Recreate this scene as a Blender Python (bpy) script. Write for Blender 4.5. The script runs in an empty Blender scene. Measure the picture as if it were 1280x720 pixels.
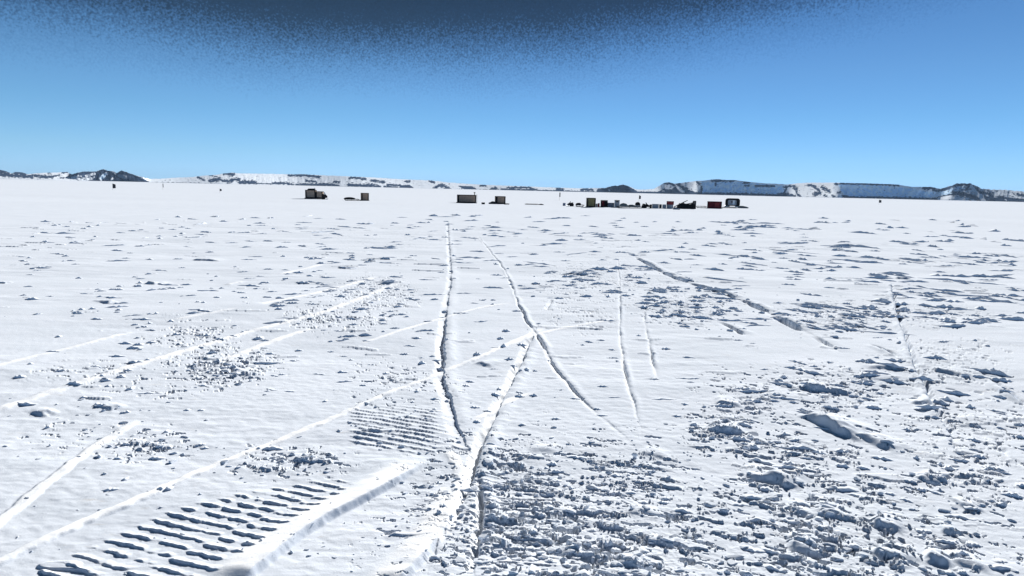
import bpy, bmesh, math, random
import numpy as np
from mathutils import Matrix, Vector

random.seed(7)
rng = np.random.default_rng(11)
R = math.radians
scene = bpy.context.scene
COL = scene.collection

# ------------------------------------------------------------------ camera
CAM_H, FPX = 4.0, 1280 * 24 / 36.0
PITCH, ROLL = R(8.18), R(1.30)
cam_d = bpy.data.cameras.new('camera'); cam_d.lens = 24; cam_d.sensor_width = 36
cam_d.clip_start = 0.1; cam_d.clip_end = 200000
cam = bpy.data.objects.new('camera', cam_d); COL.objects.link(cam)
CM = Matrix.Rotation(R(90) - PITCH, 3, 'X') @ Matrix.Rotation(ROLL, 3, 'Z')
cam.matrix_world = Matrix.Translation((0, 0, CAM_H)) @ CM.to_4x4()
scene.camera = cam
CMN = np.array(CM)

def ground(px, py, z=0.0):
    """point of the plain that the photograph shows at this place"""
    d = CMN @ np.array([(px - 640) / FPX, -(py - 360) / FPX, -1.0])
    t = (z - CAM_H) / d[2]
    return np.array([d[0] * t, d[1] * t])

def to_px(X, Y, Z):
    v = np.stack([X, Y, Z - CAM_H], -1) @ CMN
    w = np.minimum(v[..., 2], -1e-3)
    return 640 + FPX * v[..., 0] / -w, 360 - FPX * v[..., 1] / -w

# ------------------------------------------------------------------ noise
def _hash(i, j, seed):
    h = (i.astype(np.int64) * 374761393 + j.astype(np.int64) * 668265263 + seed * 974711) & 0xffffffff
    h = ((h ^ (h >> 13)) * 1274126177) & 0xffffffff
    h = (h ^ (h >> 16)) & 0xffffffff
    return h
def noise(x, y, seed=0):
    xi = np.floor(x); yi = np.floor(y); fx = x - xi; fy = y - yi
    u = fx * fx * fx * (fx * (fx * 6 - 15) + 10); v = fy * fy * fy * (fy * (fy * 6 - 15) + 10)
    def g(di, dj):
        a = _hash(xi + di, yi + dj, seed) * (2 * math.pi / 4294967296.0)
        return np.cos(a) * (fx - di) + np.sin(a) * (fy - dj)
    a = g(0, 0); b = g(1, 0); c = g(0, 1); d = g(1, 1)
    return 1.5 * ((a + (b - a) * u) * (1 - v) + (c + (d - c) * u) * v)
def fbm(x, y, seed, octs=3, gain=0.5):
    s = 0; amp = 1; f = 1
    for k in range(octs):
        s = s + amp * noise(x * f + 17.3 * k, y * f - 9.1 * k, seed + k); amp *= gain; f *= 2.03
    return s
def sstep(a, b, x):
    t = np.clip((x - a) / (b - a), 0, 1); return t * t * (3 - 2 * t)

# ------------------------------------------------------------------ materials
def mat(name, col, rough=0.6, vary=0.12, scale=6.0, metal=0.0, bump=0.0, spec=0.0):
    m = bpy.data.materials.new(name); m.use_nodes = True
    nt = m.node_tree; b = nt.nodes['Principled BSDF']
    tc = nt.nodes.new('ShaderNodeTexCoord')
    n = nt.nodes.new('ShaderNodeTexNoise'); n.inputs['Scale'].default_value = scale; n.inputs['Detail'].default_value = 5
    nt.links.new(tc.outputs['Object'], n.inputs['Vector'])
    r = nt.nodes.new('ShaderNodeValToRGB')
    r.color_ramp.elements[0].position = 0.3; r.color_ramp.elements[1].position = 0.7
    r.color_ramp.elements[0].color = tuple(c * (1 - vary) for c in col) + (1,)
    r.color_ramp.elements[1].color = tuple(min(1, c * (1 + vary)) for c in col) + (1,)
    nt.links.new(n.outputs['Fac'], r.inputs['Fac']); nt.links.new(r.outputs['Color'], b.inputs['Base Color'])
    b.inputs['Roughness'].default_value = rough; b.inputs['Metallic'].default_value = metal
    b.inputs['Specular IOR Level'].default_value = spec
    if bump:
        bp = nt.nodes.new('ShaderNodeBump'); bp.inputs['Strength'].default_value = 0.6; bp.inputs['Distance'].default_value = bump
        nt.links.new(n.outputs['Fac'], bp.inputs['Height']); nt.links.new(bp.outputs['Normal'], b.inputs['Normal'])
    return m

def snow_material():
    m = bpy.data.materials.new('wind_packed_snow'); m.use_nodes = True
    nt = m.node_tree; b = nt.nodes['Principled BSDF']; L = nt.links.new
    geo = nt.nodes.new('ShaderNodeNewGeometry')
    mp = nt.nodes.new('ShaderNodeMapping'); mp.inputs['Scale'].default_value = (0.35, 1.0, 1.0)
    L(geo.outputs['Position'], mp.inputs['Vector'])
    n1 = nt.nodes.new('ShaderNodeTexNoise'); n1.inputs['Scale'].default_value = 0.9; n1.inputs['Detail'].default_value = 6
    L(mp.outputs['Vector'], n1.inputs['Vector'])
    r = nt.nodes.new('ShaderNodeValToRGB')
    r.color_ramp.elements[0].position = 0.33; r.color_ramp.elements[0].color = (0.665, 0.71, 0.77, 1)
    r.color_ramp.elements[1].position = 0.68; r.color_ramp.elements[1].color = (0.735, 0.775, 0.835, 1)
    L(n1.outputs['Fac'], r.inputs['Fac'])
    at = nt.nodes.new('ShaderNodeAttribute'); at.attribute_name = 'packed_sunlit'     # whiter where sleds polished it, and painted so on sunlit groove sides
    mx = nt.nodes.new('ShaderNodeMix'); mx.data_type = 'RGBA'; mx.inputs[7].default_value = (.95, .96, .97, 1)
    n4 = nt.nodes.new('ShaderNodeTexNoise'); n4.inputs['Scale'].default_value = 3.2; n4.inputs['Detail'].default_value = 8; n4.inputs['Roughness'].default_value = .75
    mp4 = nt.nodes.new('ShaderNodeMapping'); mp4.inputs['Scale'].default_value = (0.5, 1.6, 1.0); L(geo.outputs['Position'], mp4.inputs['Vector']); L(mp4.outputs['Vector'], n4.inputs['Vector'])
    r4 = nt.nodes.new('ShaderNodeValToRGB'); r4.color_ramp.elements[0].position = .60; r4.color_ramp.elements[0].color = (0, 0, 0, 1); r4.color_ramp.elements[1].position = .72; r4.color_ramp.elements[1].color = (.7, .7, .7, 1)
    L(n4.outputs['Fac'], r4.inputs['Fac'])
    m4 = nt.nodes.new('ShaderNodeMix'); m4.data_type = 'RGBA'; m4.inputs[7].default_value = (.60, .57, .53, 1)     # faint warm grey flecks strewn through the crust
    L(r4.outputs['Color'], m4.inputs[0]); L(r.outputs['Color'], m4.inputs[6])
    L(at.outputs['Fac'], mx.inputs[0]); L(m4.outputs[2], mx.inputs[6]); L(mx.outputs[2], b.inputs['Base Color'])
    n2 = nt.nodes.new('ShaderNodeTexNoise'); n2.inputs['Scale'].default_value = 45; n2.inputs['Detail'].default_value = 8; n2.inputs['Roughness'].default_value = 0.7
    L(geo.outputs['Position'], n2.inputs['Vector'])
    n3 = nt.nodes.new('ShaderNodeTexNoise'); n3.inputs['Scale'].default_value = 2.2; n3.inputs['Detail'].default_value = 5
    mp3 = nt.nodes.new('ShaderNodeMapping'); mp3.inputs['Scale'].default_value = (0.4, 1.3, 1.0)
    L(geo.outputs['Position'], mp3.inputs['Vector']); L(mp3.outputs['Vector'], n3.inputs['Vector'])
    b2 = nt.nodes.new('ShaderNodeBump'); b2.inputs['Strength'].default_value = 0.35; b2.inputs['Distance'].default_value = 0.012
    b3 = nt.nodes.new('ShaderNodeBump'); b3.inputs['Strength'].default_value = 0.3; b3.inputs['Distance'].default_value = 0.03
    L(n2.outputs['Fac'], b2.inputs['Height']); L(n3.outputs['Fac'], b3.inputs['Height'])
    L(b3.outputs['Normal'], b2.inputs['Normal']); L(b2.outputs['Normal'], b.inputs['Normal'])
    b.inputs['Roughness'].default_value = 0.95; b.inputs['Specular IOR Level'].default_value = 0.0
    return m

SNOW = snow_material()

def mesh_np(name, V, quads=None, tris=None, smooth=True):
    me = bpy.data.meshes.new(name)
    faces = []; 
    nq = 0 if quads is None else len(quads); ntr = 0 if tris is None else len(tris)
    me.vertices.add(len(V)); me.vertices.foreach_set('co', np.ascontiguousarray(V, dtype=np.float32).ravel())
    me.loops.add(nq * 4 + ntr * 3); me.polygons.add(nq + ntr)
    li = []
    if nq: li.append(np.asarray(quads, dtype=np.int32).ravel())
    if ntr: li.append(np.asarray(tris, dtype=np.int32).ravel())
    me.loops.foreach_set('vertex_index', np.concatenate(li))
    st = np.concatenate([np.arange(nq) * 4, nq * 4 + np.arange(ntr) * 3]).astype(np.int32)
    me.polygons.foreach_set('loop_start', st)
    me.polygons.foreach_set('use_smooth', np.full(nq + ntr, smooth))
    me.update(calc_edges=True)
    return me

def grid_quads(nr, nc, wrap=False):
    i = np.arange(nr - 1)[:, None]; j = np.arange(nc if wrap else nc - 1)[None, :]
    j2 = (j + 1) % nc
    a = i * nc + j; b = i * nc + j2; c = (i + 1) * nc + j2; d = (i + 1) * nc + j
    return np.stack([a, b, c, d], -1).reshape(-1, 4)

# ------------------------------------------------------------------ the snow plain
def catmull(P, step=0.25):
    P = np.asarray(P, float); P = np.vstack([2 * P[0] - P[1], P, 2 * P[-1] - P[-2]]); out = []
    for k in range(1, len(P) - 2):
        n = max(2, int(np.linalg.norm(P[k + 1] - P[k]) / step))
        t = np.linspace(0, 1, n, endpoint=False)[:, None]
        out.append(0.5 * (2 * P[k] + (P[k + 1] - P[k - 1]) * t + (2 * P[k - 1] - 5 * P[k] + 4 * P[k + 1] - P[k + 2]) * t**2
                          + (3 * P[k] - P[k - 1] - 3 * P[k + 1] + P[k + 2]) * t**3))
    out.append(P[-2:-1]); return np.vstack(out)

# fan of vertices: fine where the photograph looks, coarse elsewhere
az = np.concatenate([np.linspace(-math.pi, R(-46), 60, endpoint=False), np.linspace(R(-46), R(46), 1750), np.linspace(R(46), math.pi, 60)[1:-1]])
rs = [0.3, 1.0, 2.0, 3.0, 4.0, 4.8, 5.4]
r_ = 5.8
while r_ < 75:
    rs.append(r_); r_ += min(0.11, r_ * r_ / (682 * 4.0) / 1.7)
while r_ < 60000:
    rs.append(r_); r_ *= 1.02 if r_ < 400 else 1.12
rs.append(90000)
rs = np.array(rs)
NR, NC = len(rs), len(az)
RR, AA = np.meshgrid(rs, az, indexing='ij')
X = RR * np.sin(AA); Y = RR * np.cos(AA)
H = np.zeros_like(X)
near = (RR < 90) & (np.abs(AA) < R(46.5))
ir = np.where(rs < 90)[0]; ia = np.where(np.abs(az) < R(46.5))[0]
S = np.s_[ir[0]:ir[-1] + 1, ia[0]:ia[-1] + 1]
x = X[S]; y = Y[S]; rr = RR[S]
PX, PY = to_px(x, y, np.zeros_like(x))
h = np.zeros_like(x); packed_sunlit = np.zeros_like(x)

# long soft drifts, then wind ripple, each only where the sheet can carry it
h += 0.05 * fbm(x / 9.0, y / 5.0, 1, 2) 
h += 0.009 * fbm(x / 1.6, y / 0.7, 3, 3) * (.4 + sstep(-.2, .5, noise(x / 6, y / 4, 5)))
h += 0.0045 * fbm(x / 0.22, y / 0.14, 8, 2) * sstep(30, 12, rr)

# how broken the crust is, place by place: (centre, radii in photograph pixels, strength)
ROUGH = [(690, 660, 150, 90, .84), (770, 700, 110, 50, .95), (640, 600, 60, 45, .7), (770, 590, 90, 40, .6),
         (1010, 640, 130, 85, .72), (1040, 700, 190, 60, .75), (915, 545, 55, 30, .7), (1050, 490, 80, 32, .65), (1180, 470, 70, 26, .5),
         (1210, 620, 90, 110, .45), (1190, 540, 120, 50, .4), (960, 570, 80, 50, .5), (940, 500, 60, 40, .5),
         (275, 460, 55, 22, .8), (400, 398, 35, 14, .6), (470, 370, 45, 22, .5), (360, 575, 60, 18, .6), (185, 555, 55, 22, .45),
         (70, 545, 50, 20, .22), (200, 490, 40, 12, .25), (860, 385, 60, 20, .6), (760, 350, 80, 24, .35), (1040, 395, 70, 18, .7),
         (1160, 395, 70, 14, .5), (500, 480, 70, 30, .3), (130, 470, 90, 22, .2), (1190, 440, 60, 16, .55), (580, 660, 40, 60, .45),
         (870, 640, 50, 50, .35), (730, 390, 50, 26, .3), (450, 400, 40, 14, .4), (240, 420, 60, 18, .35), (500, 300, 160, 24, .12), (900, 300, 200, 22, .15)]
D = np.zeros_like(x)
for cx, cy, rx, ry, s in ROUGH:
    q = ((PX - cx) / rx)**2 + ((PY - cy) / ry)**2
    D = np.maximum(D, s * np.exp(-q * 0.9))
D *= 0.7 + 0.6 * (noise(x / 1.3, y / 0.9, 21) + .5)
D = np.clip(D * (.78 - .12 * sstep(860, 900, PX)), 0, .9)

# broken crust: irregular pits stamped out of a flat sheet, and low slabs tipped up between them
th_ = .12 + .22 * sstep(-1, 4, x)
wx = x * np.cos(th_) - y * np.sin(th_) + .07 * fbm(x / .12, y / .09, 33, 2); wy = x * np.sin(th_) + y * np.cos(th_) + .055 * fbm(x / .12, y / .09, 35, 2)
n = fbm(wx / 0.27, wy / 0.15, 31, 4, .6)
thr = 0.74 - 0.60 * D
pit = sstep(thr, thr + 0.07, n) * sstep(.04, .15, D)
h -= pit * (0.042 + 0.036 * D) * (1 + 0.5 * noise(x / .9, y / .6, 36))
n = fbm(wx / 0.20 + 40, wy / 0.11, 37, 3, .6)
thr = 0.86 - 0.46 * D
h += sstep(thr, thr + 0.10, n) * sstep(.08, .25, D) * (0.018 + .016 * D) * (1 + 1.2 * noise(x / .1, y / .07, 38))
n = fbm(wx / .62, wy / 0.27, 41, 4, .6)
thr = 0.66 - 0.45 * D
h += sstep(thr, thr + 0.05, n) * (0.020 + 0.022 * D) * sstep(.1, .3, D + .15 * sstep(.2, .6, noise(x / 7, y / 4, 43)))
h += .008 * D * fbm(x / .06, y / .05, 49, 2) * sstep(14, 9, rr)
# thin scarps of the wind crust across the whole plain
n = fbm(x / 2.4, y / 0.7, 51, 3, .55)
patch = sstep(-.1, .5, noise(x / 11, y / 7, 55))
thr = 0.92 - 0.24 * patch
h += sstep(thr, thr + 0.05, n) * (0.02 + .03 * patch * sstep(14, 30, rr))

# sled and tractor tracks: (points, kind, width m, height m)
def groove(s, w, d):       # right of a low berm the floor drops away
    berm = np.exp(-((s + 0.55 * w) / (0.75 * w))**2) * 0.4 * d * (s < 0) 
    drop = -d * sstep(0.0, 0.03, s) * (1 - sstep(0.35 * w, 1.25 * w, s))
    return np.where(s < 0, berm * 1.0, np.exp(-(0.55 / .75)**2) * .4 * d * (1 - sstep(0, .03, s)) + drop)
def streak(s, w, d):       # polished low ridge
    return .32 * d * np.exp(-np.abs(s / (0.5 * w))**5)
def bank(s, w, d):         # broad scraped ridge with a short steep right edge
    return d * np.where(s < 0, np.exp(-(s / (1.0 * w))**2), 1 - sstep(0.20 * w, 0.20 * w + .09, s)) * (s < w)
TR = [
 ([(560, 264), (561, 288), (563, 315), (565, 345), (560, 385), (557, 420), (556, 460), (563, 500), (578, 540), (593, 572), (602, 600), (606, 640), (612, 680), (622, 730)], 'g', .21, .16),
 ([(678, 398), (671, 411), (660, 440), (640, 480), (621, 520), (606, 558), (592, 600), (574, 640), (553, 680), (535, 730)], 'g', .17, .13), ([(692, 374), (684, 388)], 'g', .14, .12),
 ([(596, 292), (612, 312), (632, 338), (645, 368), (657, 395), (672, 417), (700, 465), (740, 510), (783, 545), (818, 580)], 'g', .10, .075),
 ([(773, 318), (775, 352), (776, 380), (777, 420), (784, 470), (799, 520), (806, 560)], 'g', .07, .06),
 ([(806, 385), (809, 410), (815, 440), (826, 485)], 'g', .07, .07),
 ([(790, 318), (815, 331), (838, 344), (862, 353), (897, 363), (935, 377), (968, 393), (1002, 411), (1032, 426), (1060, 446)], 'g', .26, .20), ([(900, 402), (918, 410), (936, 420)], 'g', .2, .1),
 ([(1112, 350), (1122, 398), (1131, 420), (1140, 452), (1153, 480), (1178, 530), (1200, 575)], 'l', .12, .16),
 ([(600, 592), (604, 620), (604, 660), (598, 725)], 'g', .12, .09), ([(560, 560), (577, 590), (566, 640), (530, 690)], 's', .22, .05),
 ([(-60, 528), (0, 511), (90, 482), (200, 448), (330, 410), (420, 385), (505, 350)], 's', .36, .10), ([(278, 452), (330, 430), (395, 409)], 's', .30, .07),
 ([(-40, 684), (0, 652), (60, 604), (122, 557), (180, 520)], 's', .20, .08), ([(-60, 732), (0, 704), (100, 655), (185, 620), (290, 573), (400, 530), (470, 499), (548, 468), (620, 437), (690, 405)], 's', .20, .09),
 ([(450, 430), (520, 408), (600, 385), (645, 377)], 's', .18, .05), ([(590, 528), (640, 500), (675, 490)], 's', .2, .05),
 ([(610, 440), (690, 413), (775, 398)], 's', .2, .05), ([(-60, 470), (0, 456), (80, 436), (172, 412)], 's', .26, .06), ([(325, 381), (400, 365), (475, 345)], 's', .34, .08),
 ([(350, 343), (405, 330)], 's', .4, .08), ([(280, 356), (306, 351)], 's', .3, .07), ([(215, 400), (300, 385)], 's', .3, .05),
 ([(285, 735), (340, 693), (400, 650), (470, 610), (541, 569)], 'b', .30, .09),
 ([(480, 740), (530, 690), (560, 640), (580, 596)], 'b', .24, .07),
 ([(1240, 545), (1262, 572), (1290, 590)], 'l', .1, .08), ([(1215, 460), (1245, 480), (1285, 505)], 'l', .14, .14), ([(1085, 430), (1122, 447)], 'l', .16, .14),
]
def bbox_slices(P, pad):
    r = np.hypot(P[:, 0], P[:, 1]); a = np.arctan2(P[:, 0], P[:, 1])
    rmin, rmax = r.min() - pad, r.max() + pad; pa = pad / max(rmin, 3)
    i0, i1 = np.searchsorted(rs[ir], [rmin, rmax]); j0, j1 = np.searchsorted(az[ia], [a.min() - pa, a.max() + pa])
    return np.s_[i0:i1 + 1, j0:j1 + 1]
for ti, (pts, kind, w, d) in enumerate(TR):
    if kind == 's': w *= .78
    P = catmull([ground(*p) for p in pts], 0.3)
    L = 0.0
    full = np.concatenate([[0], np.cumsum(np.linalg.norm(np.diff(P, axis=0), axis=1))])
    tot = full[-1]
    pad = w * 3.2 + .15
    # nearest segment, in runs to keep the windows small
    best = {}
    dist = np.full(x.shape, 1e9, np.float32) if ti == 0 else dist
    if ti: dist[:] = 1e9
    sd = np.zeros_like(dist) if ti == 0 else sd; al = np.zeros_like(dist) if ti == 0 else al
    for k in range(len(P) - 1):
        A, B = P[k], P[k + 1]
        sl = bbox_slices(np.stack([A, B]), pad)
        xx, yy = x[sl], y[sl]
        if xx.size == 0: continue
        e = B - A; l2 = e @ e + 1e-9
        t = np.clip(((xx - A[0]) * e[0] + (yy - A[1]) * e[1]) / l2, 0, 1)
        dx = xx - A[0] - t * e[0]; dy = yy - A[1] - t * e[1]
        dd = np.hypot(dx, dy)
        sgn = np.where(e[0] * (yy - A[1]) - e[1] * (xx - A[0]) > 0, -1.0, 1.0)
        m = dd < dist[sl]
        dist[sl] = np.where(m, dd, dist[sl]); sd[sl] = np.where(m, dd * sgn, sd[sl]); al[sl] = np.where(m, full[k] + t * math.sqrt(l2), al[sl])
    m = dist < pad
    if not m.any(): continue
    # right-hand side seen from the camera, whichever way the line was drawn
    flip = 1.0 if P[-1][1] > P[0][1] else -1.0
    s = sd[m] * flip; a = al[m]
    s = s + (0.10 * w + .012) * (.25 if kind == 'b' else 1) * fbm(x[m] / .3, y[m] / .3, 61 + ti, 3) + .05 * noise(a / 1.7, a * 0 + ti, 63)
    endf = sstep(0, .22 * tot + .2, a) * sstep(0, .15 * tot + .2, tot - a)
    if kind == 'b': endf = sstep(0, .3, a) * sstep(0, 1.2, tot - a)
    if kind == 's': endf = sstep(0, .3, a) * sstep(0, .12 * tot + .3, tot - a)
    br = 0.78 + (1.3 if ti in (3, 4, 5, 6) else .6) * noise(a / (1.6 if kind in 'gl' else 3.0), a * 0 + ti * 3.7, 91) + .35 * noise(a / .35, a * 0 + ti * 5.1, 93)
    if kind == 'b': br = .9 + .25 * noise(a / 2.5, a * 0, 91)
    if ti == 0: br = .22 + .78 * sstep(23, 15, np.hypot(x[m], y[m])) + .3 * noise(a / 1.3, a * 0, 91)
    if kind == 'g' and ti not in (0, 6, 7): br = br * (.45 + .55 * sstep(32, 16, np.hypot(x[m], y[m])))
    f = {'g': groove, 'l': groove, 's': streak, 'b': bank}[kind](-s if kind == 'g' else s, w, d)
    inside = np.exp(-(np.maximum(np.abs(s) - 1.5 * w, 0) / w)**2)
    keep = np.exp(-(np.abs(s) / (1.0 * w))**2) if kind == 's' else np.exp(-(np.abs(s + .5 * w) / (.9 * w))**2)
    pk = {'g': np.exp(-((s + .75 * w) / (.5 * w))**2) * (s < 0) * .9, 's': np.exp(-np.abs(s / (.5 * w))**7), 'l': 0 * s, 'b': np.exp(-((s + .35 * w) / (.8 * w))**4) * (s < .22 * w)}[kind]
    if kind == 'g': pk = pk * (1 - .85 * sstep(12, 22, np.hypot(x[m], y[m])))  # groove's left flank faces the sun, its brightness painted into the snow colour
    pk = pk * endf * np.clip(1.15 + .9 * fbm(x[m] / .6, y[m] / .6, 301 + ti, 3), 0, 1)
    if kind == 's': pk = pk * (.72 + .28 * sstep(-.25, .05, noise(a / 3.2, a * 0 + ti * 7.7, 97)))
    packed_sunlit[m] = np.maximum(packed_sunlit[m], pk)
    h[m] = h[m] * (1 - (.75 if kind != 'l' else .3) * keep * endf) + f * np.clip(br, .08, 1.15) * endf * inside

# ribbed belt prints
def belt(poly_top, poly_bot, bar0, bar1, spacing, amp, split, seed, wob=.25):
    T = np.array([ground(*p) for p in poly_top]); B = np.array([ground(*p) for p in poly_bot])
    px_t = np.interp(PX, [p[0] for p in poly_top], [p[1] for p in poly_top]); px_b = np.interp(PX, [p[0] for p in poly_bot], [p[1] for p in poly_bot])
    x0 = min(poly_top[0][0], poly_bot[0][0]); x1 = max(poly_top[-1][0], poly_bot[-1][0])
    v = (PY - px_t) / np.maximum(px_b - px_t, 1e-3)
    M = sstep(-.04, .05, v) * sstep(1.04, .95, v) * sstep(x0 - 8, x0 + 8, PX) * sstep(x1 + 8, x1 - 25, PX)
    e = ground(*bar1) - ground(*bar0); e /= np.linalg.norm(e); nrm = np.array([-e[1], e[0]])
    if nrm[1] < 0: nrm = -nrm
    u = x * nrm[0] + y * nrm[1] + 0.02 * noise(x / .5, y / .5, seed) + .017 * fbm(x / .12, y / .10, seed + 5, 3) + (wob * spacing * (v > split) if split else 0)
    ph = (u / spacing) % 1.0
    tooth = sstep(0, .06, ph) * (1 - sstep(.06, .52, ph))
    along = x * e[0] + y * e[1]
    row = np.floor(u / spacing)
    gap = sstep(-.75, -.2, fbm(along / .35 + row * 3.3, row * 1.7, seed + 2, 3))
    if split: gap = gap * (1 - np.exp(-((v - split) / .025)**2))
    return M * amp * tooth * (.08 + .92 * gap) * (1 + .5 * noise(x / .7, y / .7, seed + 9))
h += belt([(30, 722), (120, 680), (213, 640), (300, 618), (397, 600), (440, 597)], [(200, 760), (262, 722), (350, 664), (423, 622), (440, 608)], (241, 679), (297, 693), .18, .019, .52, 71)
h += belt([(440, 512), (500, 508), (556, 512)], [(440, 556), (500, 566), (556, 566)], (465, 532), (540, 544), .17, .019, 0, 75)
h += .5 * belt([(600, 590), (700, 585)], [(585, 720), (700, 725)], (610, 640), (690, 643), .16, .03, 0, 77)

# carved drifts: steep on the near side, tapering away behind: (px, py left end, px, py right end, height m, width back m)
MOUND = [(996, 521, 1072, 551, .17, .5), (1066, 545, 1112, 566, .16, .4), (885, 540, 935, 546, .20, .5), (950, 597, 996, 612, .17, .45), (1008, 488, 1035, 490, .14, .5),
         (930, 598, 985, 606, .12, .4), (1085, 655, 1125, 668, .13, .3), (990, 690, 1030, 694, .12, .3), (1080, 690, 1125, 712, .15, .3), (1155, 702, 1192, 712, .15, .3),
         (1195, 708, 1245, 716, .09, .25), (1020, 645, 1070, 652, .12, .35), (975, 640, 1018, 650, .10, .3), (1160, 462, 1212, 475, .15, .5), (1085, 462, 1140, 464, .12, .5),
         (1135, 503, 1168, 510, .13, .4), (895, 508, 930, 511, .12, .4), (1000, 486, 1070, 496, .13, .5), (1180, 668, 1205, 672, .1, .3), (1215, 640, 1237, 640, .1, .3),
         (1140, 598, 1180, 610, .11, .3), (56, 521, 78, 515, .13, .3), (140, 514, 162, 508, .1, .3), (240, 446, 285, 460, .08, .4), (280, 462, 315, 476, .07, .3), (240, 325, 275, 327, .18, .6),
         (136, 380, 150, 378, .16, .5), (178, 354, 190, 356, .2, .5), (715, 343, 740, 344, .2, .6), (1120, 349, 1142, 350, .22, .6), (480, 355, 508, 353, .18, .6), (590, 455, 612, 460, .12, .4),
         (760, 700, 790, 716, .12, .3), (730, 700, 770, 706, .07, .25), (690, 690, 740, 700, .07, .25), (800, 570, 840, 575, .07, .25), (780, 640, 830, 650, .07, .2), (660, 565, 700, 568, .05, .25)]
for k, (ax, ay, bx, by, hh, wb) in enumerate(MOUND):
    A, B = ground(ax, ay), ground(bx, by); e = B - A; Ln = np.linalg.norm(e); e /= Ln; nn = np.array([-e[1], e[0]])
    if nn[1] < 0: nn = -nn
    sl = bbox_slices(np.stack([A, B]), wb * 2.2)
    xx, yy = x[sl], y[sl]
    u = ((xx - A[0]) * e[0] + (yy - A[1]) * e[1]) / Ln; v = (xx - A[0]) * nn[0] + (yy - A[1]) * nn[1]
    v = v + .10 * Ln * (u - .5)**2 * 2 + 0.16 * wb * fbm(xx / (.5 * Ln), yy / (.5 * Ln), 101 + k, 2)
    tp = sstep(-.08, .22, u) * sstep(1.1, .55, u)
    f = np.where(v < 0, 0, 1) * sstep(0, .17, v) * np.exp(-np.maximum(v - .17, 0) / wb) * sstep(2.2 * wb, 1.2 * wb, v)
    h[sl] += (.50 if k else .95) * hh * tp * f * (1 + .25 * noise(xx / .2, yy / .2, 131 + k))

fade = sstep(R(45.5), R(43.5), np.abs(AA[S])) * sstep(88, 70, rr)
H[S] = h * fade
# gentle swell farther out so the plain does not read as a sheet of glass
far = RR >= 60
H += np.where(far, 0.22 * noise(X / 60, Y / 35, 151) * sstep(60, 160, RR) * sstep(3000, 600, RR), 0)
V = np.stack([X, Y, H], -1).reshape(-1, 3)
me = mesh_np('snow_ground', V, grid_quads(NR, NC, wrap=True)[:, ::-1])
PK = np.zeros_like(H); PK[S] = packed_sunlit * fade
pa_ = me.attributes.new('packed_sunlit', 'FLOAT', 'POINT'); pa_.data.foreach_set('value', PK.astype(np.float32).ravel())
me.materials.append(SNOW)
go = bpy.data.objects.new('snow_ground', me); COL.objects.link(go); go['kind'] = 'structure'

def gh(px_, py_):
    """height of the sheet at a plan position"""
    a = math.atan2(px_, py_); r = math.hypot(px_, py_)
    i = min(max(np.searchsorted(rs, r), 1), NR - 1); j = min(max(np.searchsorted(az, a), 1), NC - 1)
    return float(H[i, j])

# ------------------------------------------------------------------ loose snow lying on it (uncountable)
def scatter(regions):
    out = []
    for (cx, cy, rx, ry, n, s0, s1) in regions:
        k = 0
        while k < n:
            a, b = rng.normal(0, .62, 2)
            px_, py_ = cx + rx * a, cy + ry * b
            if py_ < 258 or py_ > 745 or abs(a) > 1.6 or abs(b) > 1.6: continue
            out.append((px_, py_, s0 * (s1 / s0)**(rng.random()**1.6))); k += 1
    return out
CL = scatter([(690, 660, 140, 85, 420, .010, .05), (780, 700, 110, 45, 170, .012, .06), (640, 610, 55, 60, 110, .010, .04), (780, 590, 90, 40, 170, .014, .05),
              (1010, 640, 130, 80, 160, .012, .07), (1050, 700, 180, 45, 90, .012, .07), (915, 545, 50, 30, 60, .015, .07), (1050, 490, 80, 30, 60, .02, .09),
              (1200, 600, 90, 110, 110, .015, .06), (275, 462, 50, 18, 55, .02, .08), (400, 398, 32, 12, 22, .03, .10), (470, 372, 45, 22, 20, .03, .11),
              (355, 578, 60, 16, 60, .015, .05), (185, 560, 60, 24, 50, .015, .06), (90, 530, 80, 40, 30, .015, .05), (490, 535, 60, 26, 60, .015, .04),
              (590, 620, 45, 80, 110, .012, .05), (330, 650, 160, 50, 50, .01, .03), (860, 390, 70, 22, 50, .03, .10), (1060, 400, 100, 16, 50, .03, .12), (700, 350, 200, 40, 50, .03, .10),
              (200, 400, 180, 60, 25, .02, .08), (640, 480, 560, 140, 130, .01, .035), (640, 640, 560, 60, 160, .006, .02)])
bm = bmesh.new(); bmesh.ops.create_icosphere(bm, subdivisions=2, radius=1.0)
bm.verts.ensure_lookup_table(); IV = np.array([v.co[:] for v in bm.verts]); IF = np.array([[v.index for v in f.verts] for f in bm.faces]); bm.free()
Vs, Fs = [], []
for k, (px_, py_, s) in enumerate(CL):
    g = ground(px_, py_)
    w = IV * 1.25
    for q in range(7):                                   # chopped by a few random planes: broken crust, not pebbles
        pn_ = rng.normal(0, 1, 3); pn_ /= np.linalg.norm(pn_); dd_ = w @ pn_ - rng.uniform(.45, .85)
        w = w - np.maximum(dd_, 0)[:, None] * pn_
    w = w * np.array([s * rng.uniform(.8, 1.7), s * rng.uniform(.5, 1.0), s * rng.uniform(.25, .6)])
    a = rng.normal(0, .5); c, sn = math.cos(a), math.sin(a)
    w = np.stack([w[:, 0] * c - w[:, 1] * sn, w[:, 0] * sn + w[:, 1] * c, w[:, 2]], -1)
    w = w + np.array([g[0], g[1], gh(g[0], g[1]) + s * .12])
    Fs.append(IF + len(Vs) * len(IV)); Vs.append(w)
me = mesh_np('snow_clods', np.vstack(Vs), tris=np.vstack(Fs), smooth=False); me.materials.append(SNOW)
o = bpy.data.objects.new('snow_clods', me); COL.objects.link(o); o['kind'] = 'stuff'
o['label'] = 'loose broken clods of snow crust strewn over the plain'; o['category'] = 'snow clods'

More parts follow.
